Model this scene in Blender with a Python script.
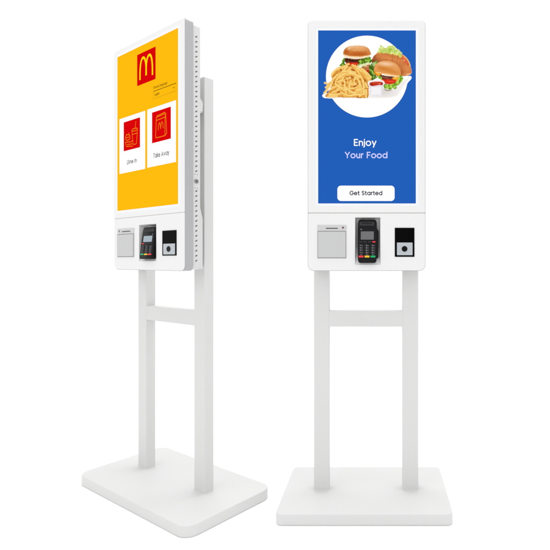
import bpy, bmesh, math
import numpy as np
from math import radians as RAD, sin, cos, pi

for o in list(bpy.data.objects): bpy.data.objects.remove(o)
S = bpy.context.scene
COL = S.collection

# ------------------------------------------------------------------ camera
cam = bpy.data.cameras.new('camera')
cam.sensor_width = 36; cam.sensor_fit = 'HORIZONTAL'
cam.lens = 33.27
cam.shift_x = -0.1849; cam.shift_y = -0.0282          # a view camera: level, lens moved sideways and down
cam.clip_start = .05; cam.clip_end = 300
co = bpy.data.objects.new('camera', cam); COL.objects.link(co)
co.location = (0, 0, 1.045); co.rotation_euler = (RAD(90), 0, 0)
S.camera = co
S.render.resolution_x = 1024; S.render.resolution_y = 1024

# ------------------------------------------------------------------ light
W = bpy.data.worlds.new('World'); S.world = W; W.use_nodes = True
bg = W.node_tree.nodes['Background']
bg.inputs['Color'].default_value = (1, 1, 1, 1)
bg.inputs['Strength'].default_value = 1.09             # white studio
def area(name, loc, target, size, power):
    l = bpy.data.lights.new(name, 'AREA'); l.shape = 'RECTANGLE'; l.size = size[0]; l.size_y = size[1]; l.energy = power
    o = bpy.data.objects.new(name, l); COL.objects.link(o); o.location = loc
    from mathutils import Vector
    o.rotation_euler = (Vector(target)-Vector(loc)).to_track_quat('-Z', 'Y').to_euler()
    return o
area('softbox_key', (-2.6, -1.6, 3.0), (-.5, 2.2, 1.0), (2.4, 2.4), 10)
area('softbox_top', (-.4, 2.6, 4.6), (-.4, 2.3, 0), (4, 3), 98)
S.view_settings.view_transform = 'Standard'; S.view_settings.look = 'None'
S.view_settings.exposure = 0; S.view_settings.gamma = 1

# ------------------------------------------------------------------ materials
def lin(c):
    return tuple(((v/255)/12.92 if v/255 <= .04045 else ((v/255+.055)/1.055)**2.4) for v in c)
def mat(name, col, rough=.5, spec=.5, metal=0, bump=0, bscale=900, var=0, coat=0):
    m = bpy.data.materials.new(name); m.use_nodes = True; nt = m.node_tree; p = nt.nodes['Principled BSDF']
    p.inputs['Base Color'].default_value = (*col, 1); p.inputs['Roughness'].default_value = rough
    p.inputs['Specular IOR Level'].default_value = spec; p.inputs['Metallic'].default_value = metal
    p.inputs['Coat Weight'].default_value = coat; p.inputs['Coat Roughness'].default_value = .12
    tc = nt.nodes.new('ShaderNodeTexCoord')
    if var:
        n = nt.nodes.new('ShaderNodeTexNoise'); n.inputs['Scale'].default_value = 3.2; n.inputs['Detail'].default_value = 6
        nt.links.new(tc.outputs['Object'], n.inputs['Vector'])
        r = nt.nodes.new('ShaderNodeMapRange'); r.inputs['From Min'].default_value = .3; r.inputs['From Max'].default_value = .7
        r.inputs['To Min'].default_value = 1-var; r.inputs['To Max'].default_value = 1+var
        nt.links.new(n.outputs['Fac'], r.inputs['Value'])
        x = nt.nodes.new('ShaderNodeVectorMath'); x.operation = 'SCALE'; x.inputs[0].default_value = col
        nt.links.new(r.outputs['Result'], x.inputs['Scale']); nt.links.new(x.outputs['Vector'], p.inputs['Base Color'])
        r2 = nt.nodes.new('ShaderNodeMapRange'); r2.inputs['To Min'].default_value = rough-.08; r2.inputs['To Max'].default_value = rough+.1
        nt.links.new(n.outputs['Fac'], r2.inputs['Value']); nt.links.new(r2.outputs['Result'], p.inputs['Roughness'])
    if bump:
        n = nt.nodes.new('ShaderNodeTexNoise'); n.inputs['Scale'].default_value = bscale; n.inputs['Detail'].default_value = 2
        nt.links.new(tc.outputs['Object'], n.inputs['Vector'])
        b = nt.nodes.new('ShaderNodeBump'); b.inputs['Strength'].default_value = bump; b.inputs['Distance'].default_value = .0006
        nt.links.new(n.outputs['Fac'], b.inputs['Height']); nt.links.new(b.outputs['Normal'], p.inputs['Normal'])
    return m
def glow_mat(name, rgb, strength=1.0, attr=None):
    """a lit area of a screen"""
    m = bpy.data.materials.new(name); m.use_nodes = True; nt = m.node_tree; p = nt.nodes['Principled BSDF']
    p.inputs['Base Color'].default_value = (0, 0, 0, 1); p.inputs['Specular IOR Level'].default_value = 0.0
    p.inputs['Roughness'].default_value = .3
    p.inputs['Emission Color'].default_value = (*lin(rgb), 1); p.inputs['Emission Strength'].default_value = strength
    if attr:
        a = nt.nodes.new('ShaderNodeAttribute'); a.attribute_name = attr
        nt.links.new(a.outputs['Color'], p.inputs['Emission Color'])
    return m
M = dict(
    floor=mat('white_studio_floor', (.95, .95, .95), .9, .0),
    coat=mat('white_powder_coat', (.628, .628, .625), .5, .3, bump=.18, var=.012),
    face=mat('white_satin_fascia', (.735, .735, .735), .42, .3, bump=.04, var=.008),
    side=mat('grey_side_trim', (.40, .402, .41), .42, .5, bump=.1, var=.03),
    dark=mat('dark_gap', (.02, .02, .02), .8, .1),
    slot=mat('dark_slot', (.06, .055, .05), .7, .2), groove=mat('flap_groove', (.24, .235, .23), .7, .2),
    seam=mat('grey_seam', (.50, .48, .465), .8, .1),
    hole=mat('vent_dark', (.15, .15, .15), .7, .2),
    pocket=mat('pocket_shade_grey', (.66, .66, .66), .45, .3),  # white pocket, with part of its shade put into the grey
    printer=mat('printer_grey', (.505, .507, .51), .42, .3, bump=.05),
    printer_light=mat('printer_light_grey', (.54, .54, .54), .4, .3),
    black=mat('black_plastic', (.008, .008, .009), .5, .12, bump=.1),
    blackg=mat('black_scanner_window', (.002, .002, .002), .2, .02),
    key=mat('dark_grey_key', (.03, .03, .034), .5, .15),
    legend=mat('pale_key_print', (.30, .30, .30), .6, .1),
    red=mat('red_key', (.75, .03, .04), .45, .3), yel=mat('yellow_key', (.80, .48, .02), .45, .3), grn=mat('green_key', (.0, .36, .12), .45, .3),
    lcd=mat('grey_lcd', (.12, .12, .125), .3, .4), lcd_pale=mat('pale_blue_lcd', (.27, .34, .39), .3, .4),
    plate=mat('scanner_plate', (.42, .45, .48), .35, .35),
    metal=mat('lock_metal', (.35, .35, .36), .35, .5, metal=.8),
    lens=mat('lens_black', (.003, .003, .003), .15, .1),
    dot=mat('dark_red_lamp', (.08, .012, .01), .3, .5),
    s_yel=glow_mat('screen_yellow', (255, 189, 15)), s_red=glow_mat('screen_red', (218, 4, 10)), s_white=glow_mat('screen_white', (255, 255, 255)),
    s_arch=glow_mat('screen_bright_yellow', (255, 226, 0)), s_orange=glow_mat('screen_orange', (240, 138, 20)), s_ink=glow_mat('screen_ink', (46, 46, 48)),
    s_line=glow_mat('screen_dark_line', (96, 72, 18)), s_thin=glow_mat('screen_thin_line', (196, 146, 24)),
    s_blue=glow_mat('screen_blue', (33, 95, 186)), s_lav=glow_mat('screen_lavender', (206, 206, 255)), s_navy=glow_mat('screen_navy_text', (28, 30, 52)),
    s_hi=glow_mat('screen_violet', (56, 92, 216)), s_pic=glow_mat('screen_picture', (255, 255, 255), attr='picture'),
)

# ------------------------------------------------------------------ geometry helpers
class MB:
    """collects shapes and links them as ONE mesh object"""
    def __init__(s): s.bm = bmesh.new(); s.mats = []
    def mi(s, m):
        if m not in s.mats: s.mats.append(m)
        return s.mats.index(m)
    def face(s, vs, m, smooth=False):
        try: f = s.bm.faces.new(vs)
        except ValueError: return
        f.material_index = s.mi(m); f.smooth = smooth
    def loft(s, rings, m, cap0=True, cap1=True, smooth=False, holes=None, depth=0, axis=(0, 1, 0)):
        """rings of 3D points joined in order; holes are loops cut in the last cap, with walls running back by depth along axis"""
        R = [[s.bm.verts.new(p) for p in r] for r in rings]
        n = len(R[0])
        for a, b in zip(R, R[1:]):
            for i in range(n): s.face((a[i], a[(i+1) % n], b[(i+1) % n], b[i]), m, smooth)
        if cap0: s.face(R[0], m)
        if cap1 and not holes: s.face(R[-1], m)
        if holes:
            ed = [s.bm.edges.get((R[-1][i], R[-1][(i+1) % n])) for i in range(n)]
            for h in holes:
                H = [s.bm.verts.new(p) for p in h]; k = len(H)
                ed += [s.bm.edges.new((H[i], H[(i+1) % k])) for i in range(k)]
                B = [s.bm.verts.new((p[0]+axis[0]*depth, p[1]+axis[1]*depth, p[2]+axis[2]*depth)) for p in h]
                for i in range(k): s.face((H[i], H[(i+1) % k], B[(i+1) % k], B[i]), m)
            g = bmesh.ops.triangle_fill(s.bm, edges=ed, use_beauty=True)
            for f in g['geom']:
                if isinstance(f, bmesh.types.BMFace): f.material_index = s.mi(m)
    def box(s, x0, x1, y0, y1, z0, z1, m, bev=0.0):
        if bev:
            b = bev
            def ring(d, y): return [(x, y, z) for x, z in rrect(x0+d, x1-d, z0+d, z1-d, max(b-d, 1e-5)+b*.3, 3)]
            s.loft([ring(0, y1), ring(0, y0+b), ring(b*.3, y0+b*.3), ring(b, y0)], m)
        else:
            s.loft([[(x0, y, z0), (x1, y, z0), (x1, y, z1), (x0, y, z1)] for y in (y1, y0)], m)
    def disc(s, cx, cz, r, y0, y1, m, n=32, rz=None, rot=0, bev=0):
        rz = rz or r
        def ring(y, d=0):
            out = []
            for k in range(n):
                a = 2*pi*k/n; u, v = (r-d)*cos(a), (rz-d)*sin(a)
                out.append((cx+u*cos(rot)-v*sin(rot), y, cz+u*sin(rot)+v*cos(rot)))
            return out
        s.loft([ring(y1), ring(y0+bev), ring(y0, bev)] if bev else [ring(y1), ring(y0)], m)
    def ribbon(s, pts, w, y, m, ext=True):
        """flat stroke of width w in the xz plane"""
        P = [np.array(p, float) for p in pts]
        closed = len(P) > 3 and np.linalg.norm(P[0]-P[-1]) < 1e-9
        if closed: P = P[:-1]
        n = len(P)
        if not closed and ext:
            d = P[0]-P[1]; P[0] = P[0]+d/np.linalg.norm(d)*w/2
            d = P[-1]-P[-2]; P[-1] = P[-1]+d/np.linalg.norm(d)*w/2
        A, B = [], []
        for i in range(n):
            a = P[i]-P[i-1] if (i > 0 or closed) else P[1]-P[0]
            b = P[(i+1) % n]-P[i] if (i < n-1 or closed) else P[-1]-P[-2]
            a = a/np.linalg.norm(a); b = b/np.linalg.norm(b)
            t = a+b; t = t/max(np.linalg.norm(t), .3); nn = np.array([-t[1], t[0]])
            k = w/2/max(nn@np.array([-a[1], a[0]]), .5)
            A.append(s.bm.verts.new((P[i][0]+nn[0]*k, y, P[i][1]+nn[1]*k))); B.append(s.bm.verts.new((P[i][0]-nn[0]*k, y, P[i][1]-nn[1]*k)))
        for i in range(n if closed else n-1):
            j = (i+1) % n; s.face((A[i], A[j], B[j], B[i]), m)
    def build(s, name, parent=None, label=None, flat=False):
        if not flat: bmesh.ops.recalc_face_normals(s.bm, faces=s.bm.faces)
        me = bpy.data.meshes.new(name); s.bm.to_mesh(me); s.bm.free()
        for m in s.mats: me.materials.append(m)
        o = bpy.data.objects.new(name, me); COL.objects.link(o); o.parent = parent
        if label: o['label'] = label
        return o
def rrect(x0, x1, z0, z1, r, n=8):
    """rounded rectangle, radii (bottom left, bottom right, top right, top left) or one number"""
    if not isinstance(r, (tuple, list)): r = (r,)*4
    out = []
    for (cx, cz, a0), q in zip(((x0, z0, 180), (x1, z0, 270), (x1, z1, 0), (x0, z1, 90)), r):
        sx = 1 if cx == x0 else -1; sz = 1 if cz == z0 else -1
        for k in range(n+1):
            a = RAD(a0+90*k/n); out.append((cx+sx*q+q*cos(a), cz+sz*q+q*sin(a)))
    return out
def y_at(pts, y): return [(x, y, z) for x, z in pts]

# ------------------------------------------------------------------ stroke lettering
def arc(cx, cy, rx, ry, a0, a1, n=18):
    return [(cx+rx*cos(RAD(a0+(a1-a0)*k/n)), cy+ry*sin(RAD(a0+(a1-a0)*k/n))) for k in range(n+1)]
X_ = .70; q = .35
def circ(cx, cy, r): c = arc(cx, cy, r, r, 0, 360, 28); c[-1] = c[0]; return c
GL = {
 'E': (.50, [[(.5, 1), (0, 1), (0, 0), (.5, 0)], [(0.05, .5), (.42, .5)]]),
 'F': (.48, [[(.48, 1), (0, 1), (0, 0)], [(.05, .49), (.40, .49)]]),
 'n': (.54, [[(0, 0), (0, X_)], [(0.0, .3)]+arc(.27, X_-.27, .27, .27, 180, 0)+[(.54, 0)]]),
 'h': (.54, [[(0, 0), (0, 1.03)], [(0.0, .3)]+arc(.27, X_-.27, .27, .27, 180, 0)+[(.54, 0)]]),
 'j': (.0, [[(0, X_), (0, -.12)]+arc(-.12, -.14, .12, .12, 0, -80, 6), [(0, .97), (0, .99)]]),
 'i': (.0, [[(0, 0), (0, X_)], [(0, .97), (0, .99)]]),
 'l': (.0, [[(0, 0), (0, 1.03)]]),
 'I': (.0, [[(0, 0), (0, 1)]]),
 'o': (.70, [circ(.35, .35, .37)]),
 'y': (.58, [[(0, X_), (.29, .03)], [(.58, X_), (.17, -.28)]]),
 'Y': (.70, [[(0, 1), (.35, .47), (.70, 1)], [(.35, .45), (.35, 0)]]),
 'u': (.52, [[(0, X_)]+arc(.26, .26, .26, .28, 180, 360)+[(.52, X_)], [(.52, .3), (.52, 0)]]),
 'r': (.26, [[(0, 0), (0, X_)], [(0, .35)]+arc(.25, X_-.26, .25, .26, 180, 82, 8)]),
 'd': (.71, [circ(.35, .35, .36), [(.71, 0), (.71, 1.03)]]),
 'a': (.71, [circ(.35, .35, .36), [(.71, 0), (.71, X_)]]),
 'g': (.71, [circ(.35, .35, .36), [(.71, X_), (.71, 0)]+arc(.36, -.02, .35, .28, 0, -150, 10)]),
 'G': (.92, [arc(.48, .5, .48, .51, 42, 350, 26)+[(.95, .47), (.55, .47)]]),
 'C': (.86, [arc(.48, .5, .48, .51, 42, 318, 26)]),
 'e': (.70, [[(.03, .36), (.70, .36)]+arc(.35, .35, .36, .37, 5, 318, 24)]),
 't': (.30, [[(.11, .93), (.11, .1), (.17, 0), (.29, 0)], [(-.03, X_), (.29, X_)]]),
 'S': (.56, [arc(.28, .745, .27, .255, 35, 262, 14)+arc(.28, .255, .28, .255, 82, -145, 14)]),
 's': (.40, [arc(.20, .52, .18, .18, 30, 262, 10)+arc(.20, .18, .20, .18, 82, -145, 10)]),
 'D': (.70, [[(0, 0), (0, 1), (.22, 1)]+arc(.22, .5, .48, .5, 90, -90)+[(.0, 0)]]),
 'T': (.60, [[(0, 1), (.60, 1)], [(.30, .96), (.30, 0)]]),
 'k': (.48, [[(0, 0), (0, 1.03)], [(.45, X_), (.05, .33)], [(.17, .40), (.48, 0)]]),
 'A': (.76, [[(0, 0), (.38, 1), (.76, 0)], [(.16, .30), (.60, .30)]]),
 'w': (.90, [[(0, X_), (.22, 0), (.45, .66), (.68, 0), (.90, X_)]]),
 '1': (.2, [[(0, .85), (.2, 1), (.2, 0)]]), '2': (.5, [arc(.25, .75, .25, .25, 170, -30, 8)+[(0, 0), (.5, 0)]]),
 '3': (.5, [arc(.25, .75, .24, .25, 150, -80, 8)+arc(.25, .25, .25, .25, 80, -150, 8)]), '4': (.5, [[(.4, 0), (.4, 1), (0, .3), (.5, .3)]]),
 '5': (.5, [[(.45, 1), (.08, 1), (.05, .55)]+arc(.22, .3, .27, .3, 110, -140, 8)]), '6': (.5, [[(.4, 1)]+arc(.25, .27, .25, .27, 160, 500, 14)]),
 '7': (.5, [[(0, 1), (.5, 1), (.15, 0)]]), '8': (.5, [circ(.25, .26, .26), circ(.25, .77, .22)]), '9': (.5, [[(.1, 0)]+arc(.25, .73, .25, .27, -20, 320, 14)]),
 '0': (.5, [[(p[0], p[1]) for p in arc(.25, .5, .25, .5, 0, 360, 16)]]), '*': (.4, [[(0, .5), (.4, .5)], [(.2, .3), (.2, .7)]]), '#': (.5, [[(.15, 0), (.15, 1)], [(.35, 0), (.35, 1)], [(0, .3), (.5, .3)], [(0, .7), (.5, .7)]]),
 ' ': (.16, []),
}
def write(mb, text, x0, x1, z, cap, wt, y, m, gap=.32):
    """lettering from x0 to x1 on the baseline z"""
    tot = sum(GL[c][0] for c in text)+gap*(len(text)-1)
    sx = (x1-x0)/(tot+wt); sz = cap/(1+wt); pen = wt/2; i = 0
    for c in text:
        w, st = GL[c]
        for s_ in st:
            mb.ribbon([(x0+(pen+px)*sx, z+(py+wt/2)*sz) for px, py in s_], wt*(sx+sz)/2, y-2.5e-5*i, m); i += 1
        pen += w+gap
# ------------------------------------------------------------------ the setting
f = MB()
f.face([f.bm.verts.new(p) for p in ((-60, -60, 0), (60, -60, 0), (60, 60, 0), (-60, 60, 0))], M['floor'])
fl = f.build('floor'); fl['kind'] = 'structure'

# ------------------------------------------------------------------ the card terminal in its pocket
def card_terminal(root, T, yf):
    cx, z0, h, w, mir, lcd = T['cx'], T['z0'], T['h'], T['w'], T['mirror'], T['lcd']
    sg = -1 if mir else 1
    yfun = lambda v: yf+.004-.020*(1-v)                 # front face leans out towards the bottom
    def sec(v, wd, th, r, dx=0):
        y = yfun(v); z = z0+h*v
        return [(cx+sg*dx*w+px*w, y+py, z) for px, py in rrect(-wd/2, wd/2, 0, th, r, 5)]
    b = MB()
    b.loft([sec(0, .66, .018, .006), sec(.012, .78, .024, .007), sec(.04, .86, .03, .008), (sec(.12, .90, .034, .008)), sec(.45, .93, .032, .008),
            sec(.72, .93, .03, .008), sec(.93, .90, .026, .008), sec(.985, .82, .022, .007), sec(1, .70, .018, .006)], M['black'], smooth=True)
    # the card swipe rail on one long side
    b.loft([[(cx+sg*w*(.43+px), yfun(v)+.007+py, z0+h*v) for px, py in rrect(0, wd, 0, .022, .002, 3)] for v, wd in ((.10, .03), (.12, .10), (.74, .11), (.79, .03))], M['black'])
    body = b.build('card_terminal', root)
    L = lambda u: cx+sg*u*w                              # u from -.5 to .5
    def slab(u0, u1, v0, v1, th, m, bev=.0012, extra=None, name='key', par=body):
        """plate lying on the leaning front face"""
        k = MB(); xa, xb = sorted((L(u0), L(u1))); za, zb = z0+h*v0, z0+h*v1
        lean = lambda z: yfun((z-z0)/h)
        r0 = rrect(xa, xb, za, zb, bev, 3); d = bev*.5; r1 = rrect(xa+d, xb-d, za+d, zb-d, bev, 3)
        k.loft([[(x, lean(z)+.0005, z) for x, z in r0], [(x, lean(z)-th*.7, z) for x, z in r0], [(x, lean(z)-th, z) for x, z in r1]], m)
        if extra: extra(k, (xa+xb)/2, za, zb, lean)
        return k.build(name, par)
    slab(-.37, .33, .855, .945, .0022, M['key'], name='paper_cover')
    slab(-.26, .24, .905, .922, .0032, M['black'], name='paper_slot', bev=.0006)
    slab(-.40, .36, .52, .74, .0008, M['black'], name='screen_surround')
    slab(-.31, .31, .535, .725, .0016, lcd, name='screen')
    slab(-.33, -.26, .765, .780, .0008, M['legend'], name='bezel_logo', bev=.0004)  # small pale bar in place of the bezel logo
    cols = (-.29, -.01, .27); rows = (.40, .345, .29, .235)
    names = '123456789*0#'
    for r_, v in enumerate(rows):
        for c_, u in enumerate(cols):
            ch = names[r_*3+(2-c_ if mir else c_)]
            def dig(k, xm, za, zb, lean, ch=ch):
                s_ = (zb-za)*.62; zz = za+(zb-za)*.2; st = GL[ch][1]; wd = GL[ch][0]
                for i, poly in enumerate(st):
                    n0 = len(k.bm.verts)
                    k.ribbon([(xm+(p[0]-wd/2)*s_*.9-.002, zz+p[1]*s_) for p in poly], s_*.26, 0, M['legend'])
                    k.bm.verts.ensure_lookup_table()
                    for vtx in list(k.bm.verts)[n0:]: vtx.co.y = lean(vtx.co.z)-.00215-i*3e-5
                k.box(xm+.0022, xm+.0052, lean(zz)-.0022, lean(zz), zz+s_*.2, zz+s_*.45, M['legend'])
            slab(u-.105, u+.105, v-.0205, v+.0205, .002, M['key'], extra=dig)
    for u, m in zip((-.30, -.10, .11, .31), ('key', 'key', 'key', 'red')):
        slab(u-.075, u+.075, .468, .498, .0022, M[m], name='function_key', bev=.001)
    for u, m, lb in zip(cols, ('red', 'yel', 'grn'), ('red key', 'yellow key', 'green key')):
        slab(u-.115, u+.115, .125, .168, .0024, M[m], name='key', bev=.001)['label'] = lb
    for u in (-.29, -.01, .27):
        slab(u-.05, u+.05, .185, .193, .0008, M['legend'], name='key_mark', bev=.0003)
    return body

# ------------------------------------------------------------------ a kiosk
def kiosk(name, label, loc, rz, D):
    root = bpy.data.objects.new(name, None); COL.objects.link(root); root.empty_display_size = .2
    root.location = loc; root.rotation_euler = (0, 0, rz)
    root['label'] = label; root['category'] = 'kiosk'; root['group'] = 'self-order kiosks'
    # base plate
    x0, x1 = D['base_x']; dp = D['base_d']; th = .046; r = D['base_r']
    b = MB(); rg = []
    for d, z in ((.0015, .001), (0, .004), (0, th-.0034), (.0005, th-.0017), (.0017, th-.0005), (.0036, th)):
        rg.append([(x, y, z) for x, y in rrect(x0+d, x1-d, D['base_y0']+d, dp-d, r-d, 28)])
    b.loft(rg[:3], M['coat'], cap1=False); b.loft(rg[2:], M['coat'], cap0=False, smooth=True)
    bmesh.ops.remove_doubles(b.bm, verts=b.bm.verts, dist=1e-6)
    b.build('base_plate', root)
    # posts
    py0, py1 = D['post_y']
    for xa, xb in D['posts']:
        p = MB(); zt = D['post_top']
        rg = [[(x, y, z) for x, y in rrect(xa+d, xb-d, py0+d, py1-d, .003, 3)] for d, z in ((0, th-.001), (0, zt-.002), (.0015, zt))]
        p.loft(rg, M['coat'])
        po = p.build('post', root)
        g = MB()                                        # weld bead round the foot
        g.loft([[(x, y, z) for x, y in rrect(xa-d, xb+d, py0-d, py1+d, .003+d, 3)] for d, z in ((.0022, th-.0005), (.0018, th+.0008), (0, th+.0020))], M['coat'], cap0=False, cap1=False, smooth=True)
        g.build('weld_bead', po)
    # cross bar between the posts
    c = MB(); za, zb = D['bar_z']; xa, xb = D['posts'][0][1]-.001, D['posts'][1][0]+.001
    rg = [[(x, y, z) for y, z in rrect(py0+.0012, py1-.0015, za, zb, .003, 3)] for x in (xa, xb)]
    c.loft(rg, M['coat']); c.build('cross_bar', root)
    # front bezel (round the screen) and service panel below it
    X0, X1 = D['panel_x']; ZB, ZS, ZT = D['panel_z']; yf = D['panel_y']
    sx0, sx1, sz0, sz1 = D['screen']; mg = D['glass']; gap = D['seam']
    def shell(zb, zt, rad):
        rings = []
        for d, y in ((0, .0036), (0, .0026), (.0004, .0015), (.0013, .0005), (.0026, 0)):
            rr_ = [max(v-d, .0004) for v in rad]
            rings.append(y_at(rrect(X0+d, X1-d, zb+d, zt-d, rr_, 9), yf+y))
        return rings
    rt, rb = D['radius']
    b = MB(); b.loft(shell(ZS+gap/2, ZT, (.003, .003, rt, rt)), M['face'], cap0=False, holes=[y_at(rrect(sx0-mg, sx1+mg, sz0-mg, sz1+mg, .002, 2), yf)], depth=.004)
    b.build('bezel', root)
    rx0, rx1, rz0, rz1 = D['pocket']
    b = MB(); b.loft(shell(ZB, ZS-gap/2, (rb, rb, .003, .003)), M['face'], cap0=False, holes=[y_at(rrect(rx0, rx1, rz0, rz1, .002, 2), yf)], depth=.006)
    sp = b.build('service_panel', root)
    # backing seen through the seam
    b = MB(); b.box(X0+.003, X1-.003, yf+.0016, yf+.0038, ZS-.012, ZS+.012, M['seam']); b.build('seam_strip', root)
    # grey trim round the edge
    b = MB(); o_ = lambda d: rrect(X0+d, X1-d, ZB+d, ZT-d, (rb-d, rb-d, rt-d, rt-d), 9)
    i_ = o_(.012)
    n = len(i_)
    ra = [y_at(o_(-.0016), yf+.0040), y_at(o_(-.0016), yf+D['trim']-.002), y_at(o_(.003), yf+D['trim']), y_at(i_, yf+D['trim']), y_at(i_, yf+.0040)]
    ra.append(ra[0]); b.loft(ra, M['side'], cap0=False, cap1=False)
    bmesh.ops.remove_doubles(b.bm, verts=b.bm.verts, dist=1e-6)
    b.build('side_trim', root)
    # rear housing with vents down both edges
    yh0, yh1 = yf+D['trim']+.0002, yf+D['house']; hx0, hx1 = X0+.0045, X1-.0045
    b = MB()
    b.loft([y_at(rrect(hx0+d, hx1-d, ZB+.003+d, ZT-.006-d, .012, 5), y) for d, y in ((0, yh0), (0, yh1-.002), (.002, yh1))], M['coat'])
    lockz = D['lock_z']
    for sgn, xs in ((1, hx1), (-1, hx0)):
        z = ZT-.058; k = 0
        while z > ZB+.03:
            if abs(z-lockz) > .034:
                rg = []
                for dx in (-.001, .0003):
                    rg.append([(xs+sgn*dx, (yh0+yh1)/2-.002+.0058*cos(a)*cos(.55)-.0029*sin(a)*sin(.55), z+.0062*cos(a)*sin(.55)+.0030*sin(a)*cos(.55)) for a in [2*pi*j/12 for j in range(12)]])
                b.loft(rg, M['hole'])
            z -= .0204
        for zz in (lockz+.028, lockz-.028):
            for dy in (-.006, .005):
                b.loft([[(xs+sgn*dx, (yh0+yh1)/2+dy-.002+.0018*cos(a), zz+.0018*sin(a)) for a in [2*pi*j/8 for j in range(8)]] for dx in (-.001, .0003)], M['hole'])
    hs = b.build('rear_housing', root)
    l = MB(); xs = hx1
    rg = [[(xs+dx, (yh0+yh1)/2-.002+r_*cos(a), lockz+r_*sin(a)) for a in [2*pi*j/24 for j in range(24)]] for dx, r_ in ((-.002, .0098), (.0016, .0098), (.0024, .0086))]
    l.loft(rg, M['metal'])
    rg = [[(xs+dx, (yh0+yh1)/2-.002+r_*cos(a), lockz+r_*sin(a)) for a in [2*pi*j/24 for j in range(24)]] for dx, r_ in ((.002, .0068), (.0030, .0064))]
    l.loft(rg, M['hole']); l.build('lock', hs)
    # mounting brackets between housing and posts
    def bracket(za, zb, chamf):
        b = MB(); y0, y1 = yh1+.0003, D['bracket_y']
        for xa, xb in ((hx0+.003, hx0+.0055), (hx1-.0055, hx1-.003)):
            pts = [(y0, za), (y1, za+.004), (y1, zb-chamf), (y0, zb)]
            b.loft([[(x, y, z) for y, z in pts] for x in (xa, xb)], M['coat'])
        b.loft([[(x, y, z) for y, z in ((y1-.0025, za+.006), (y1, za+.004), (y1, zb-chamf), (y1-.0025, zb-chamf))] for x in (hx0+.0056, hx1-.0056)], M['coat'])
        for xa, xb in D['posts']:
            b.box(xa+.012, xb-.012, y1+.0003, py0+.003, za+.01, zb-chamf-.005, M['coat'])
        b.build('bracket', root)
    bracket(D['br'][0], D['br'][1], .014)
    bracket(ZB+.004, D['br'][2], .05)
    # printer
    px0, px1, pz0, pz1 = D['printer']; mir = D['mirror']
    p = MB(); p.box(px0, px1, yf-.0022, yf+.002, pz0, pz1, M['printer_light'], bev=.0018)
    po = p.build('receipt_printer', sp) if False else p.build('receipt_printer', root)
    zf = pz1-.024
    p = MB(); w_ = px1-px0
    p.box(px0+.0035, px1-.0035, yf-.0058, yf-.0021, pz0+.0050, zf-.0038, M['printer'], bev=.0022); p.build('flap', po)
    p = MB(); p.box(px0+.0022, px1-.0022, yf-.0027, yf-.0020, pz0+.0028, zf-.0012, M['groove']); p.build('flap_groove', po)
    sa, sb = (px0+w_*.30, px0+w_*.70) if not mir else (px0+w_*.30, px0+w_*.78)
    p = MB(); p.box(sa, sb, yf-.0030, yf-.0019, zf+.0080, zf+.0115, M['slot']); p.build('paper_slot', po)
    dx = px0+w_*(.88 if not mir else .14)
    p = MB(); p.disc(dx, zf+.0125, .0052, yf-.0034, yf-.0019, M['printer_light'], 20); p.disc(dx, zf+.0125, .0036, yf-.0042, yf-.0030, M['dot'], 20); p.build('indicator_lamp', po)
    # pocket of the terminal: side walls, top, back and a floor sloping forward
    k = MB(); dpt = D['pocket_d']; zs = rz0+(rz1-rz0)*.42
    xa, xb = rx0+.0004, rx1-.0004; za, zb = rz0+.0004, rz1-.0004; ya = yf+.0012; yb = yf+dpt
    v = lambda *p: k.bm.verts.new(p)
    inset = .004
    A = [v(xa, ya, za), v(xb, ya, za), v(xb, ya, zb), v(xa, ya, zb)]
    B = [v(xa+inset, yb, zs), v(xb-inset, yb, zs), v(xb-inset, yb, zb-inset), v(xa+inset, yb, zb-inset)]
    Cc = [v(xa+inset*.5, ya+dpt*.16, za+(zs-za)*.16), v(xb-inset*.5, ya+dpt*.16, za+(zs-za)*.16)]
    pm = M['pocket']
    k.face((A[0], A[1], Cc[1], Cc[0]), pm); k.face((Cc[0], Cc[1], B[1], B[0]), pm)
    k.face((A[3], A[2], B[2], B[3]), pm); k.face((B[0], B[1], B[2], B[3]), pm)
    k.face((A[0], Cc[0], B[0], B[3], A[3]), pm); k.face((A[1], A[2], B[2], B[1], Cc[1]), pm)
    k.build('terminal_pocket', root)
    card_terminal(root, D['terminal'], yf)
    # barcode scanner
    a0, a1, c0, c1 = D['scanner']
    s_ = MB(); s_.box(a0, a1, yf-.0024, yf+.002, c0, c1, M['blackg'], bev=.001); so = s_.build('barcode_scanner', root)
    g0, g1, h0, h1 = D['plate']
    s_ = MB(); s_.box(g0, g1, yf-.0042, yf-.0022, h0, h1, M['plate'], bev=.001); s_.build('scanner_plate', so)
    hx, hz, hr = D['lens']
    s_ = MB(); s_.disc(hx, hz, hr*1.18, yf-.0048, yf-.0040, M['plate'], 32, rz=hr*D['lens_k']*1.18); s_.disc(hx, hz, hr, yf-.0056, yf-.0044, M['lens'], 32, bev=.0006, rz=hr*D['lens_k']); s_.build('scanner_lens', so)
    # screen
    s_ = MB(); e = .0001
    s_.loft([y_at(rrect(sx0-mg+e, sx1+mg-e, sz0-mg+e, sz1+mg-e, .002, 2), yf+.0030), y_at(rrect(sx0-mg+e, sx1+mg-e, sz0-mg+e, sz1+mg-e, .002, 2), yf+.00005)], M['glassw'])
    s_.build('screen_glass', root)
    s_ = MB(); s_.box(sx0, sx1, yf-.0002, yf+.0006, sz0, sz1, D['screen_mat']); so = s_.build('touch_screen', root)
    # the whole head is turned a little on its brackets
    if D['yaw']:
        ca, sa = cos(-D['yaw']), sin(-D['yaw'])
        for ch in root.children:
            if ch.name.split('.')[0] not in ('base_plate', 'post', 'cross_bar'):
                ch.rotation_euler = (0, 0, -D['yaw']); ch.location = (sa*yf, yf-ca*yf, 0)
    return root, so, yf-.0002
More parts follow.
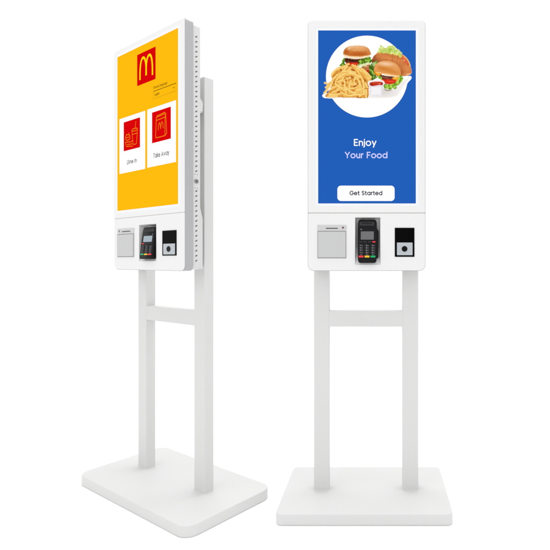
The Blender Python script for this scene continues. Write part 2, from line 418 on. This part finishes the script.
M['glassw'] = mat('white_glass_border', (.765, .78, .81), .25, .4)

# ------------------------------------------------------------------ left kiosk: yellow ordering screen, seen from its right
LK = dict(base_x=(-.4226, .4226), base_y0=0, base_d=.433, base_r=.055, post_y=(.2092, .2563), posts=((-.2695, -.1995), (.1735, .2450)), post_top=1.822, yaw=.031,
          trim=.0423, house=.0771, bar_z=(.7585, .8240), panel_x=(-.2915, .2835), panel_z=(1.000, 1.235, 2.0160), panel_y=.0953, screen=(-.2597, .2400, 1.2704, 1.9844), glass=.0115, seam=.0016,
          radius=(.012, .024), lock_z=1.3657, bracket_y=.1852, br=(1.656, 1.712, 1.262), printer=(-.2578, -.1054, 1.0545, 1.1868), mirror=True,
          pocket=(-.0657, .0756, 1.0385, 1.1970), pocket_d=.040, terminal=dict(cx=.0150, z0=1.0470, h=.138, w=.1130, mirror=True, lcd=M['lcd_pale']),
          scanner=(.1254, .2298, 1.0611, 1.1650), plate=(.1362, .2225, 1.0658, 1.1104), lens=(.1777, 1.0884, .0150), lens_k=.80, screen_mat=M['s_yel'])
lk, ls, ly = kiosk('self_order_kiosk', 'white floor-standing kiosk turned to the left, with yellow ordering screen and vented grey side', (-1.0522, 2.1279, 0), -.6145, LK)
def panel(name, x0, x1, z0, z1, r, m, y, parent, n=6):
    b = MB(); b.loft([y_at(rrect(x0, x1, z0, z1, r, n), y+.00012), y_at(rrect(x0, x1, z0, z1, r, n), y)], m); return b.build(name, parent)
panel('logo_tile', -.0812, .0708, 1.8134, 1.9515, .001, M['s_red'], ly-.0002, ls)
b = MB(); X0, WW, Z1, HH = -.0812, .1520, 1.9515, .1381
def U(u, v): return (X0+u*WW, Z1-v*HH)
for i, s in enumerate((0, 1)):
    pts = []
    for k in range(29):
        t = k/28; a = pi*t
        # tall narrow arch: outer leg reaches lower than the inner one
        u = .5+(-1 if s == 0 else 1)*(.168+.172*cos(a)); v = .17+.67*(1-sin(a)**.62) if t < .5 else .17+.60*(1-sin(a)**.62)
        pts.append(U(u, v))
    b.ribbon(pts, .0108, ly-.0004-i*3e-5, M['s_arch'], ext=False)
b.build('logo_arches', ls)
for (x0, x1, z0, z1), (a0, a1, c0, c1) in (((-.2400, -.0135, 1.4400, 1.6930), (-.2002, -.0564, 1.5398, 1.6718)), ((.0038, .2255, 1.4425, 1.6942), (.0429, .1881, 1.5430, 1.6746))):
    panel('menu_card', x0, x1, z0, z1, .001, M['s_white'], ly-.0002, ls); panel('picture_tile', a0, a1, c0, c1, .001, M['s_red'], ly-.0004, ls)
def strokes(name, box, lines, wd, m, y):
    x0, x1, z0, z1 = box; b = MB()
    for i, L_ in enumerate(lines): b.ribbon([(x0+(x1-x0)*u, z1-(z1-z0)*v) for u, v in L_], wd, y-3e-5*i, m)
    return b.build(name, ls)
el = lambda cx, cy, rx, ry, a0=0, a1=360, n=18: arc(cx, cy, rx, ry, a0, a1, n)
strokes('meal_drawing', (-.2002, -.0564, 1.5398, 1.6718), [el(.68, .36, .17, .045), [(.51, .36), (.58, .80)], [(.85, .36), (.80, .82)], el(.69, .82, .11, .04, 0, 180, 8), [(.70, .34), (.76, .10)],
    [(.55, .50), (.83, .50)], el(.26, .56, .14, .10, 180, 360, 10), [(.12, .56), (.40, .56)], el(.27, .60, .14, .05, 0, 180, 8), [(.16, .50), (.19, .44)], [(.30, .48), (.34, .42)], [(.12, .70), (.18, .86), (.56, .90)], [(.12, .70), (.46, .74), (.56, .70)], [(.24, .80), (.52, .82)]], .0030, M['s_orange'], ly-.0006)
strokes('bag_drawing', (.0429, .1881, 1.5430, 1.6746), [[(.24, .20), (.74, .16), (.79, .80), (.70, .86), (.22, .86), (.20, .78), (.24, .20)], [(.24, .30), (.73, .27)], [(.74, .16), (.70, .28), (.70, .84)], [(.27, .16), (.70, .12)],
    [(.34, .62), (.36, .46), (.42, .40), (.46, .50), (.47, .60)], [(.47, .60), (.49, .48), (.54, .39), (.59, .46), (.61, .60)]], .0032, M['s_orange'], ly-.0006)
b = MB(); write(b, 'Dine In', -.1693, -.0846, 1.4765, .0195, .17, ly-.0004, M['s_ink']); b.build('card_caption', ls)
b = MB(); write(b, 'Take Away', .0533, .1769, 1.4780, .0205, .17, ly-.0004, M['s_ink']); b.build('card_caption', ls)
b = MB(); write(b, 'Choose language', .0525, .1619, 1.7735, .0110, .18, ly-.0003, M['s_line']); b.build('field_caption', ls)
b = MB()
b.ribbon([(.0530, 1.7632), (.2270, 1.7632)], .0026, ly-.00032, M['s_line'], ext=False)
b.ribbon([(.0530, 1.7618), (.0530, 1.7318), (.2270, 1.7318), (.2270, 1.7618)], .0016, ly-.00025, M['s_thin'], ext=False)
b.ribbon([(.2060, 1.7500), (.2102, 1.7455), (.2144, 1.7500)], .0024, ly-.0003, M['s_line'])
write(b, 'English', .0650, .1010, 1.7415, .0110, .18, ly-.0003, M['s_line'])
b.build('language_field', ls)

# ------------------------------------------------------------------ right kiosk: blue welcome screen, facing the camera
RK = dict(base_x=(-.3575, .3425), base_y0=-.013, base_d=.4440, base_r=.026, yaw=0, trim=.0430, house=.0790, post_y=(.191, .240), posts=((-.2300, -.1645), (.1535, .2215)), post_top=1.822,
          bar_z=(.7540, .8225), panel_x=(-.2406, .2406), panel_z=(1.0000, 1.2360, 2.0265), panel_y=.0800, screen=(-.1987, .2020, 1.2750, 1.9850), glass=.0105, seam=.0030,
          radius=(.0185, .024), lock_z=1.3685, bracket_y=.172, br=(1.655, 1.716, 1.268), printer=(-.2024, -.0821, 1.0483, 1.1870), mirror=False,
          pocket=(-.0472, .0567, 1.0240, 1.2180), pocket_d=.030, terminal=dict(cx=.0030, z0=1.0310, h=.1780, w=.0860, mirror=False, lcd=M['lcd']),
          scanner=(.1158, .1963, 1.0560, 1.1750), plate=(.1244, .1885, 1.0627, 1.1144), lens=(.1556, 1.0885, .0118), lens_k=1.0, screen_mat=M['s_blue'])
rk, rs, ry = kiosk('self_order_kiosk', 'white floor-standing kiosk facing straight ahead, with blue welcome screen showing burgers and fries', (-.0415, 2.006, 0), 0, RK)
b = MB(); b.disc(.0013, 1.7956, .1680, ry-.0002, ry-.0001, M['s_white'], 96); b.build('white_disc', rs)
b = MB(); write(b, 'Enjoy', -.0521, .0403, 1.5110, .0284, .18, ry-.0004, M['s_white']); b.build('greeting', rs)
b = MB(); write(b, 'Your Food', -.0891, .0858, 1.4605, .0262, .20, ry-.0004, M['s_lav']); b.build('greeting', rs)
panel('start_button', -.1199, .1150, 1.2850, 1.3480, .0150, M['s_white'], ry-.0002, rs, 10)
b = MB(); write(b, 'Get Started', -.0698, .0645, 1.3085, .0186, .215, ry-.0004, M['s_navy']); b.build('button_caption', rs)

# ------------------------------------------------------------------ the picture on the blue screen
def paint_food(cell=1.25):
    """Picture of burgers and fries shown on the screen; returns colours (h,w,3) 0..1 sRGB and coverage mask."""
    W, H = int(550/cell), int(440/cell)
    X, Y = np.meshgrid((np.arange(W)+.5)*cell, (np.arange(H)+.5)*cell)
    img = np.ones((H, W, 3)); cov = np.zeros((H, W), bool)
    rng = np.random.RandomState(7)
    def noise(scale, seed, sx=1, sy=1):
        r = np.random.RandomState(seed); g = r.rand(96, 96)
        u = (X/scale*sx) % 94; v = (Y/scale*sy) % 94
        i = u.astype(int); j = v.astype(int); a = u-i; b = v-j
        a = a*a*(3-2*a); b = b*b*(3-2*b)
        return (g[j, i]*(1-a)*(1-b)+g[j, i+1]*a*(1-b)+g[j+1, i]*(1-a)*b+g[j+1, i+1]*a*b)*2-1
    n1, n2, n3 = noise(6, 1), noise(13, 2), noise(3, 3)
    def smooth(pts, n=8):
        P = np.array(pts, float); m = len(P); out = []
        for k in range(m):
            a, b, c, d = P[k-1], P[k], P[(k+1) % m], P[(k+2) % m]
            for t in np.arange(n)/n:
                out.append(.5*((2*b)+(-a+c)*t+(2*a-5*b+4*c-d)*t*t+(-a+3*b-3*c+d)*t**3))
        return np.array(out)
    def inside(P, wob=0, sm=True):
        if sm: P = smooth(P)
        P = np.array(P, float)
        Xw = X+wob*n1+wob*.5*n3; Yw = Y+wob*n2-wob*.5*n3
        m = np.zeros(X.shape, bool)
        for k in range(len(P)):
            x0, y0 = P[k-1]; x1, y1 = P[k]
            if y0 == y1: continue
            c = ((y0 > Yw) != (y1 > Yw)) & (Xw < (x1-x0)*(Yw-y0)/(y1-y0)+x0)
            m ^= c
        return m
    def put(m, c, a=1.0, cover=True):
        c = np.array(c, float)/255
        A = (a*m)[..., None] if np.ndim(a) else (m*float(a))[..., None]
        img[:] = img*(1-A)+c*A
        if cover: cov[m] = True
    def glow(m, cx, cy, rx, ry, c, a=1.0, ang=0):
        ca, sa = math.cos(ang), math.sin(ang)
        dx, dy = X-cx, Y-cy
        u = (dx*ca+dy*sa)/rx; v = (-dx*sa+dy*ca)/ry
        put(m, c, a*np.exp(-(u*u+v*v)), False)
    def seg(p, q, w0, w1=None, bow=0):
        w1 = w0 if w1 is None else w1
        d = np.hypot(q[0]-p[0], q[1]-p[1])+1e-6
        tx, ty = (q[0]-p[0])/d, (q[1]-p[1])/d
        s = (X-p[0])*tx+(Y-p[1])*ty; t = -(X-p[0])*ty+(Y-p[1])*tx
        k = np.clip(s/d, 0, 1); t = t-bow*4*k*(1-k)
        w = w0+(w1-w0)*k
        return (s > -w*.3) & (s < d+w*.3) & (np.abs(t) < w), t/w, k
    # pale table around the food
    tray = inside([(18, 330), (40, 320), (200, 300), (330, 280), (430, 250), (470, 232), (497, 226), (503, 240), (480, 268), (455, 315), (440, 350), (300, 352), (60, 350), (22, 344)], 0)
    put(tray, (255, 255, 255))
    m = inside([(60, 338), (300, 300), (440, 262), (488, 236), (470, 268), (440, 310), (415, 338), (330, 347), (100, 347)], 0)
    put(m, (240, 236, 233), .8); glow(m, 345, 315, 60, 25, (214, 205, 200), .7)
    glow(m, 455, 262, 30, 20, (240, 236, 234), .6)
    # hot dog
    bun = inside([(286, 132), (300, 112), (322, 98), (360, 95), (400, 102), (440, 112), (470, 132), (492, 165), (505, 195), (500, 216), (480, 226), (445, 226), (415, 215), (380, 190), (330, 160), (300, 165), (284, 150)], 1)
    put(bun, (203, 118, 62))
    glow(bun, 295, 150, 22, 18, (86, 34, 20), .95); glow(bun, 300, 122, 12, 16, (140, 70, 40), .6)
    glow(bun, 400, 135, 70, 14, (226, 142, 78), .9, .25); glow(bun, 475, 190, 25, 22, (232, 148, 88), .8)
    glow(bun, 430, 205, 35, 22, (165, 84, 42), .9); glow(bun, 350, 150, 60, 10, (158, 80, 42), .8)
    st = noise(9, 11, 1.8, .35); put(bun & (st > .15) & (Y < 175-(420-X)*.15), (160, 82, 40), np.clip(st-.15, 0, 1)*.55, False)
    put(bun & (n3 > .3), (240, 170, 105), .25, False)
    glow(bun, 490, 218, 22, 6, (250, 200, 150), .9)
    sau = inside([(440, 108), (455, 112), (478, 130), (492, 152), (490, 168), (470, 160), (452, 135)], 1.5)
    put(sau, (214, 92, 58)); put(sau & (n1 > .2), (240, 150, 110), .8); put(sau & (n2 < -.35), (160, 40, 28), .7)
    edge = inside([(448, 108), (466, 116), (488, 142), (498, 172), (492, 172), (480, 145), (462, 122)], 1)
    put(edge, (236, 178, 90), .9)
    let = inside([(312, 100), (322, 84), (327, 62), (336, 54), (346, 68), (362, 72), (372, 60), (392, 60), (414, 64), (420, 76), (436, 80), (440, 92), (450, 98), (452, 116), (446, 124), (420, 114), (392, 106), (350, 98)], 5)
    put(let, (206, 222, 118)); put(let & (n1 > .05), (232, 240, 170), .9); put(let & (n2 < -.15), (172, 200, 70), .7)
    put(let & (n1*n2 > .16), (146, 182, 48), .7); put(let & (n3 > .5), (250, 250, 215), .7)
    put(let & (Y > 92+(X-330)*.16) & (n2 > -.3), (226, 202, 70), .6)
    # back burger
    put(inside([(226, 180), (262, 168), (300, 172), (306, 200), (305, 238), (285, 250), (262, 240), (240, 215)], 2), (62, 78, 22))
    pat = inside([(136, 128), (200, 134), (262, 118), (262, 140), (242, 158), (196, 160), (145, 156)], 1)
    put(pat, (84, 40, 28)); put(pat & (n1 > .1), (140, 82, 60), .8); put(pat & (n2 < -.3), (45, 18, 16), .8)
    put(inside([(140, 134), (200, 140), (250, 126), (262, 122), (250, 130), (200, 146), (142, 139)], 0), (52, 20, 16), .85)
    tom = inside([(146, 154), (180, 152), (214, 154), (216, 168), (200, 178), (165, 180), (148, 166)], 1)
    put(tom, (214, 34, 18)); glow(tom, 190, 160, 14, 4, (246, 92, 60), .9); put(tom & (n1 < -.3), (150, 16, 12), .6)
    def leaf(cx, cy, rx, ry, seed, base=(104, 158, 34), lite=(176, 212, 84), dark=(44, 88, 14)):
        a = rng.rand()*6
        m = ((X-cx+4.2*n1+2.6*n3)/rx)**2+((Y-cy+4.2*n2-2.2*n3)/ry)**2 < 1
        put(m, base); t = np.sin((X*math.cos(a)+Y*math.sin(a))/4.2+n1*2.5+seed)
        put(m & (t > .35), lite, .85); put(m & (t < -.55), dark, .8)
    for k, (cx, cy, rx, ry) in enumerate([(127, 150, 9, 14), (120, 166, 10, 12), (132, 165, 8, 12), (132, 135, 6, 8), (226, 148, 12, 12), (238, 160, 12, 13), (216, 166, 9, 10), (252, 136, 14, 14), (268, 128, 12, 12), (262, 152, 12, 10), (276, 142, 9, 12), (244, 176, 10, 8)]):
        leaf(cx, cy, rx, ry, k)
    b2 = inside([(222, 188), (246, 172), (272, 164), (284, 172), (276, 190), (262, 206), (240, 208)], 1.5)
    put(b2, (200, 126, 72)); glow(b2, 262, 174, 16, 5, (244, 206, 160), .9); put(b2 & (n1 < -.1), (150, 80, 42), .6)
    put(inside([(206, 168), (236, 158), (268, 152), (276, 162), (240, 172), (215, 178)], 2), (238, 236, 190), .85)
    t2 = inside([(250, 200), (264, 194), (270, 206), (262, 218), (250, 214)], 1); put(t2, (186, 24, 16))
    for k, (cx, cy, rx, ry) in enumerate([(292, 168, 14, 14), (306, 158, 10, 14), (284, 196, 12, 14), (294, 214, 14, 12), (284, 232, 14, 12), (300, 236, 13, 9), (276, 178, 8, 9)]):
        leaf(cx, cy, rx, ry, k+20, (86, 136, 30), (160, 200, 90), (30, 66, 12))
    put(inside([(286, 160), (300, 150), (306, 162), (292, 176)], 2), (206, 226, 160), .7)
    bn = inside([(128, 114), (128, 96), (136, 78), (154, 65), (180, 60), (214, 59), (244, 62), (264, 72), (276, 90), (280, 110), (268, 121), (236, 130), (196, 134), (156, 128), (134, 122)], 0)
    put(bn, (206, 122, 56)); glow(bn, 205, 66, 70, 9, (242, 198, 150), .9); glow(bn, 215, 80, 45, 12, (236, 172, 112), .85)
    glow(bn, 146, 92, 12, 16, (178, 84, 28), .85, .3); glow(bn, 215, 106, 62, 11, (186, 92, 32), .9); glow(bn, 268, 96, 9, 14, (222, 146, 84), .6)
    glow(bn, 160, 76, 14, 5, (248, 214, 176), .8, -.4)
    rim = bn & (Y > 116-.002*(X-205)**2-1.5*n2+3)
    put(rim, (246, 214, 168)); put(bn & (Y > 125-.0022*(X-205)**2), (252, 234, 204), .9)
    sm = bn & (n3 > .58) & (Y < 90) & (X > 150); put(sm, (250, 226, 180), .7)
    # front burger
    put(inside([(296, 198), (330, 206), (345, 232), (352, 258), (340, 250), (322, 236), (304, 220)], 1.5), (206, 120, 22))
    ch = inside([(300, 198), (318, 206), (334, 222), (326, 228), (312, 218)], 1); put(ch, (246, 176, 50))
    put(inside([(330, 222), (380, 228), (412, 232), (418, 246), (392, 252), (350, 246), (334, 236)], 1), (92, 46, 34))
    put(inside([(338, 230), (380, 232), (408, 238), (392, 245), (356, 240)], 1) & (n1 > -.1), (150, 96, 74), .8)
    c2 = inside([(396, 236), (434, 230), (440, 240), (420, 256), (406, 250)], 1); put(c2, (240, 158, 34)); put(c2 & (n1 > .1), (250, 196, 84), .8)
    for k, (cx, cy, rx, ry) in enumerate([(446, 232, 9, 11), (440, 248, 11, 14), (425, 266, 14, 12), (404, 280, 16, 14), (382, 288, 18, 13), (360, 282, 14, 14), (354, 270, 8, 8), (330, 236, 12, 8), (450, 244, 7, 12), (412, 292, 10, 8)]):
        leaf(cx, cy, rx, ry, k+50, (128, 182, 40), (192, 222, 100), (70, 124, 20))
    tm = inside([(346, 248), (380, 244), (412, 248), (418, 258), (404, 268), (374, 272), (352, 262)], 1)
    put(tm, (216, 44, 22)); glow(tm, 388, 256, 22, 5, (242, 98, 66), .85); put(tm & (n2 < -.4), (160, 24, 14), .6)
    put(inside([(352, 298), (372, 304), (396, 302), (380, 309), (360, 306)], 1), (120, 96, 66), .6)
    fb = inside([(296, 196), (298, 178), (312, 158), (336, 146), (364, 142), (392, 146), (416, 158), (434, 178), (444, 202), (444, 220), (430, 230), (402, 230), (366, 224), (330, 212), (308, 206)], 0)
    put(fb, (226, 152, 80)); glow(fb, 362, 160, 48, 12, (246, 206, 172), .95, .1); glow(fb, 350, 186, 44, 10, (208, 124, 46), .85, .15)
    glow(fb, 418, 182, 14, 22, (232, 164, 104), .6, -.4); glow(fb, 308, 182, 9, 14, (236, 168, 110), .7)
    glow(fb, 395, 203, 40, 8, (214, 130, 54), .8, .2)
    put(fb & (Y > 204+(X-310)*.17-1.5*n1), (250, 214, 160), .92); put(fb & (Y > 211+(X-310)*.17), (254, 232, 198), .8)
    # fries
    mound = inside([(30, 338), (44, 318), (60, 290), (70, 250), (60, 222), (84, 206), (112, 186), (140, 170), (176, 164), (214, 180), (250, 200), (278, 236), (282, 252), (268, 292), (262, 344), (200, 346), (120, 344), (60, 344)], 2)
    put(mound, (226, 160, 68)); put(mound & (n1 > .2), (192, 108, 34), .6); put(mound & (n2 < -.45), (150, 62, 16), .6)
    fr = [((58, 262), (30, 292), 5, 4, 0), ((24, 264), (56, 272), 4.5, 4, 0), ((78, 236), (24, 322), 6, 6, -3), ((64, 224), (110, 180), 6, 6, -6),
          ((100, 190), (150, 172), 6, 6, -5), ((48, 330), (120, 324), 7.5, 6.5, 2), ((40, 340), (96, 338), 5, 5, 0), ((60, 300), (120, 276), 6, 6, -4), ((66, 322), (150, 290), 6.5, 6, -5),
          ((72, 246), (130, 214), 6, 6, -6), ((88, 228), (170, 196), 6.5, 6, -8), ((150, 172), (84, 262), 6, 5.5, 5), ((168, 178), (96, 300), 6.5, 6, 7), ((96, 262), (150, 250), 6, 6, -4),
          ((120, 206), (196, 210), 6.5, 6, -6), ((104, 286), (180, 296), 6.5, 6, 6), ((130, 334), (190, 332), 7, 6, 2), ((160, 318), (240, 306), 7, 6.5, 5), ((146, 240), (212, 246), 6, 6, -5),
          ((120, 228), (200, 228), 6, 6, -9), ((134, 250), (146, 330), 6, 6.5, 4), ((180, 214), (226, 290), 6, 6, -8), ((198, 222), (190, 300), 5.5, 5.5, 7), ((168, 262), (220, 272), 6, 6, 4),
          ((186, 330), (250, 326), 7, 6, 1), ((214, 340), (250, 318), 6, 6, 0), ((176, 164), (240, 262), 6.5, 6, -5), ((190, 170), (262, 246), 6.5, 6.5, -6), ((204, 186), (276, 244), 6.5, 6.5, -4),
          ((222, 184), (280, 238), 6, 6, -5), ((238, 196), (270, 252), 5.5, 5, -3), ((234, 250), (238, 330), 6.5, 6, -4), ((214, 262), (228, 322), 6, 6, 5), ((160, 296), (216, 284), 6, 6, 4),
          ((160, 158), (118, 184), 6, 5.5, 0), ((252, 300), (253, 344), 6.5, 6, 0), ((248, 262), (262, 292), 6, 6, 2), ((130, 300), (176, 316), 6, 6, -3), ((82, 268), (134, 306), 5.5, 5.5, 3), ((150, 210), (220, 236), 6, 6, -6), ((150, 262), (206, 300), 6, 6, -5), ((170, 250), (160, 306), 5.5, 6, 4), ((112, 316), (160, 336), 6, 6, 2), ((196, 308), (246, 290), 6.5, 6, 4), ((108, 240), (140, 214), 6, 6, -3)]
    for k, (p, q, w0, w1, bow) in enumerate(fr):
        m, t, s = seg(p, q, w0+1.1, w1+1.1, bow); put(m, (216, 148, 62), .55)
        m, t, s = seg(p, q, w0, w1, bow)
        j = rng.rand()*16-8
        put(m, (248+j*.3, 206+j, 112+j*1.5)); put(m & (t > .35), (234, 174, 76), .7); put(m & (t < .1) & (t > -.7), (255, 229+j*.6, 154+j), .85)
        put(m & (n1 > .45), (232, 172, 66), .5)
    for cx, cy, r in [(196, 282, 5), (152, 232, 4), (142, 252, 5), (128, 266, 5), (178, 236, 7), (188, 284, 6), (208, 270, 5), (172, 228, 4), (196, 254, 4)]:
        put(((X-cx+n1*2)/r/1.3)**2+((Y-cy+n2)/r/.7)**2 < 1, (168, 70, 18), .85)
    put(inside([(16, 328), (40, 322), (60, 334), (30, 348), (14, 340)], 1) & ~mound, (255, 255, 255), .7)
    # sauce cup
    cup = inside([(262, 262), (268, 254), (300, 248), (342, 250), (352, 256), (357, 268), (350, 280), (346, 300), (340, 334), (328, 339), (292, 342), (281, 336), (274, 300), (266, 278)], 0)
    put(cup, (246, 243, 246)); glow(cup, 344, 315, 8, 40, (214, 210, 218), .8); glow(cup, 276, 305, 6, 30, (222, 218, 224), .8); glow(cup, 310, 334, 34, 6, (222, 220, 226), .6)
    glow(cup, 308, 284, 36, 3, (218, 206, 212), .9)
    ket = inside([(272, 268), (280, 261), (304, 258), (336, 259), (346, 266), (342, 276), (320, 277), (290, 281), (276, 277)], .6)
    put(ket, (190, 44, 26)); glow(ket, 290, 264, 16, 4, (232, 108, 70), .8); put(ket & (n1 > .15), (222, 84, 50), .5); put(ket & (n2 < -.3), (142, 22, 16), .6)
    glow(ket, 330, 268, 8, 3, (240, 150, 130), .9)
    # soften a little, as a picture scaled down for the screen
    for _ in range(3):
        p = np.pad(img, ((1, 1), (1, 1), (0, 0)), 'edge')
        img = (p[1:-1, 1:-1]*2+p[:-2, 1:-1]+p[2:, 1:-1]+p[1:-1, :-2]+p[1:-1, 2:])/6
    return np.clip(img, 0, 1), cov, cell
img, cov, cell = paint_food()
PX, PZ, SC = -.1913, 1.9670, .0007465
hh, ww = cov.shape
vx, vz = np.meshgrid(np.arange(ww+1)*cell*SC+PX, PZ-np.arange(hh+1)*cell*SC)
used = np.zeros((hh+1, ww+1), bool)
used[:-1, :-1] |= cov; used[1:, :-1] |= cov; used[:-1, 1:] |= cov; used[1:, 1:] |= cov
idx = -np.ones(used.shape, int); idx[used] = np.arange(used.sum())
verts = np.stack([vx[used], np.full(used.sum(), ry-.0005), vz[used]], 1)
J, I = np.nonzero(cov)
faces = np.stack([idx[J+1, I], idx[J+1, I+1], idx[J, I+1], idx[J, I]], 1)
me = bpy.data.meshes.new('food_picture')
me.vertices.add(len(verts)); me.vertices.foreach_set('co', verts.ravel())
me.loops.add(faces.size); me.loops.foreach_set('vertex_index', faces.ravel())
me.polygons.add(len(faces)); me.polygons.foreach_set('loop_start', np.arange(0, faces.size, 4)); me.polygons.foreach_set('loop_total', np.full(len(faces), 4))
me.update(calc_edges=True); me.validate()
c = img[J, I]; c = np.where(c <= .04045, c/12.92, ((c+.055)/1.055)**2.4)
at = me.color_attributes.new('picture', 'FLOAT_COLOR', 'CORNER')
at.data.foreach_set('color', np.repeat(np.concatenate([c, np.ones((len(c), 1))], 1), 4, 0).astype(np.float32).ravel())
me.materials.append(M['s_pic'])
o = bpy.data.objects.new('food_picture', me); COL.objects.link(o); o.parent = rs
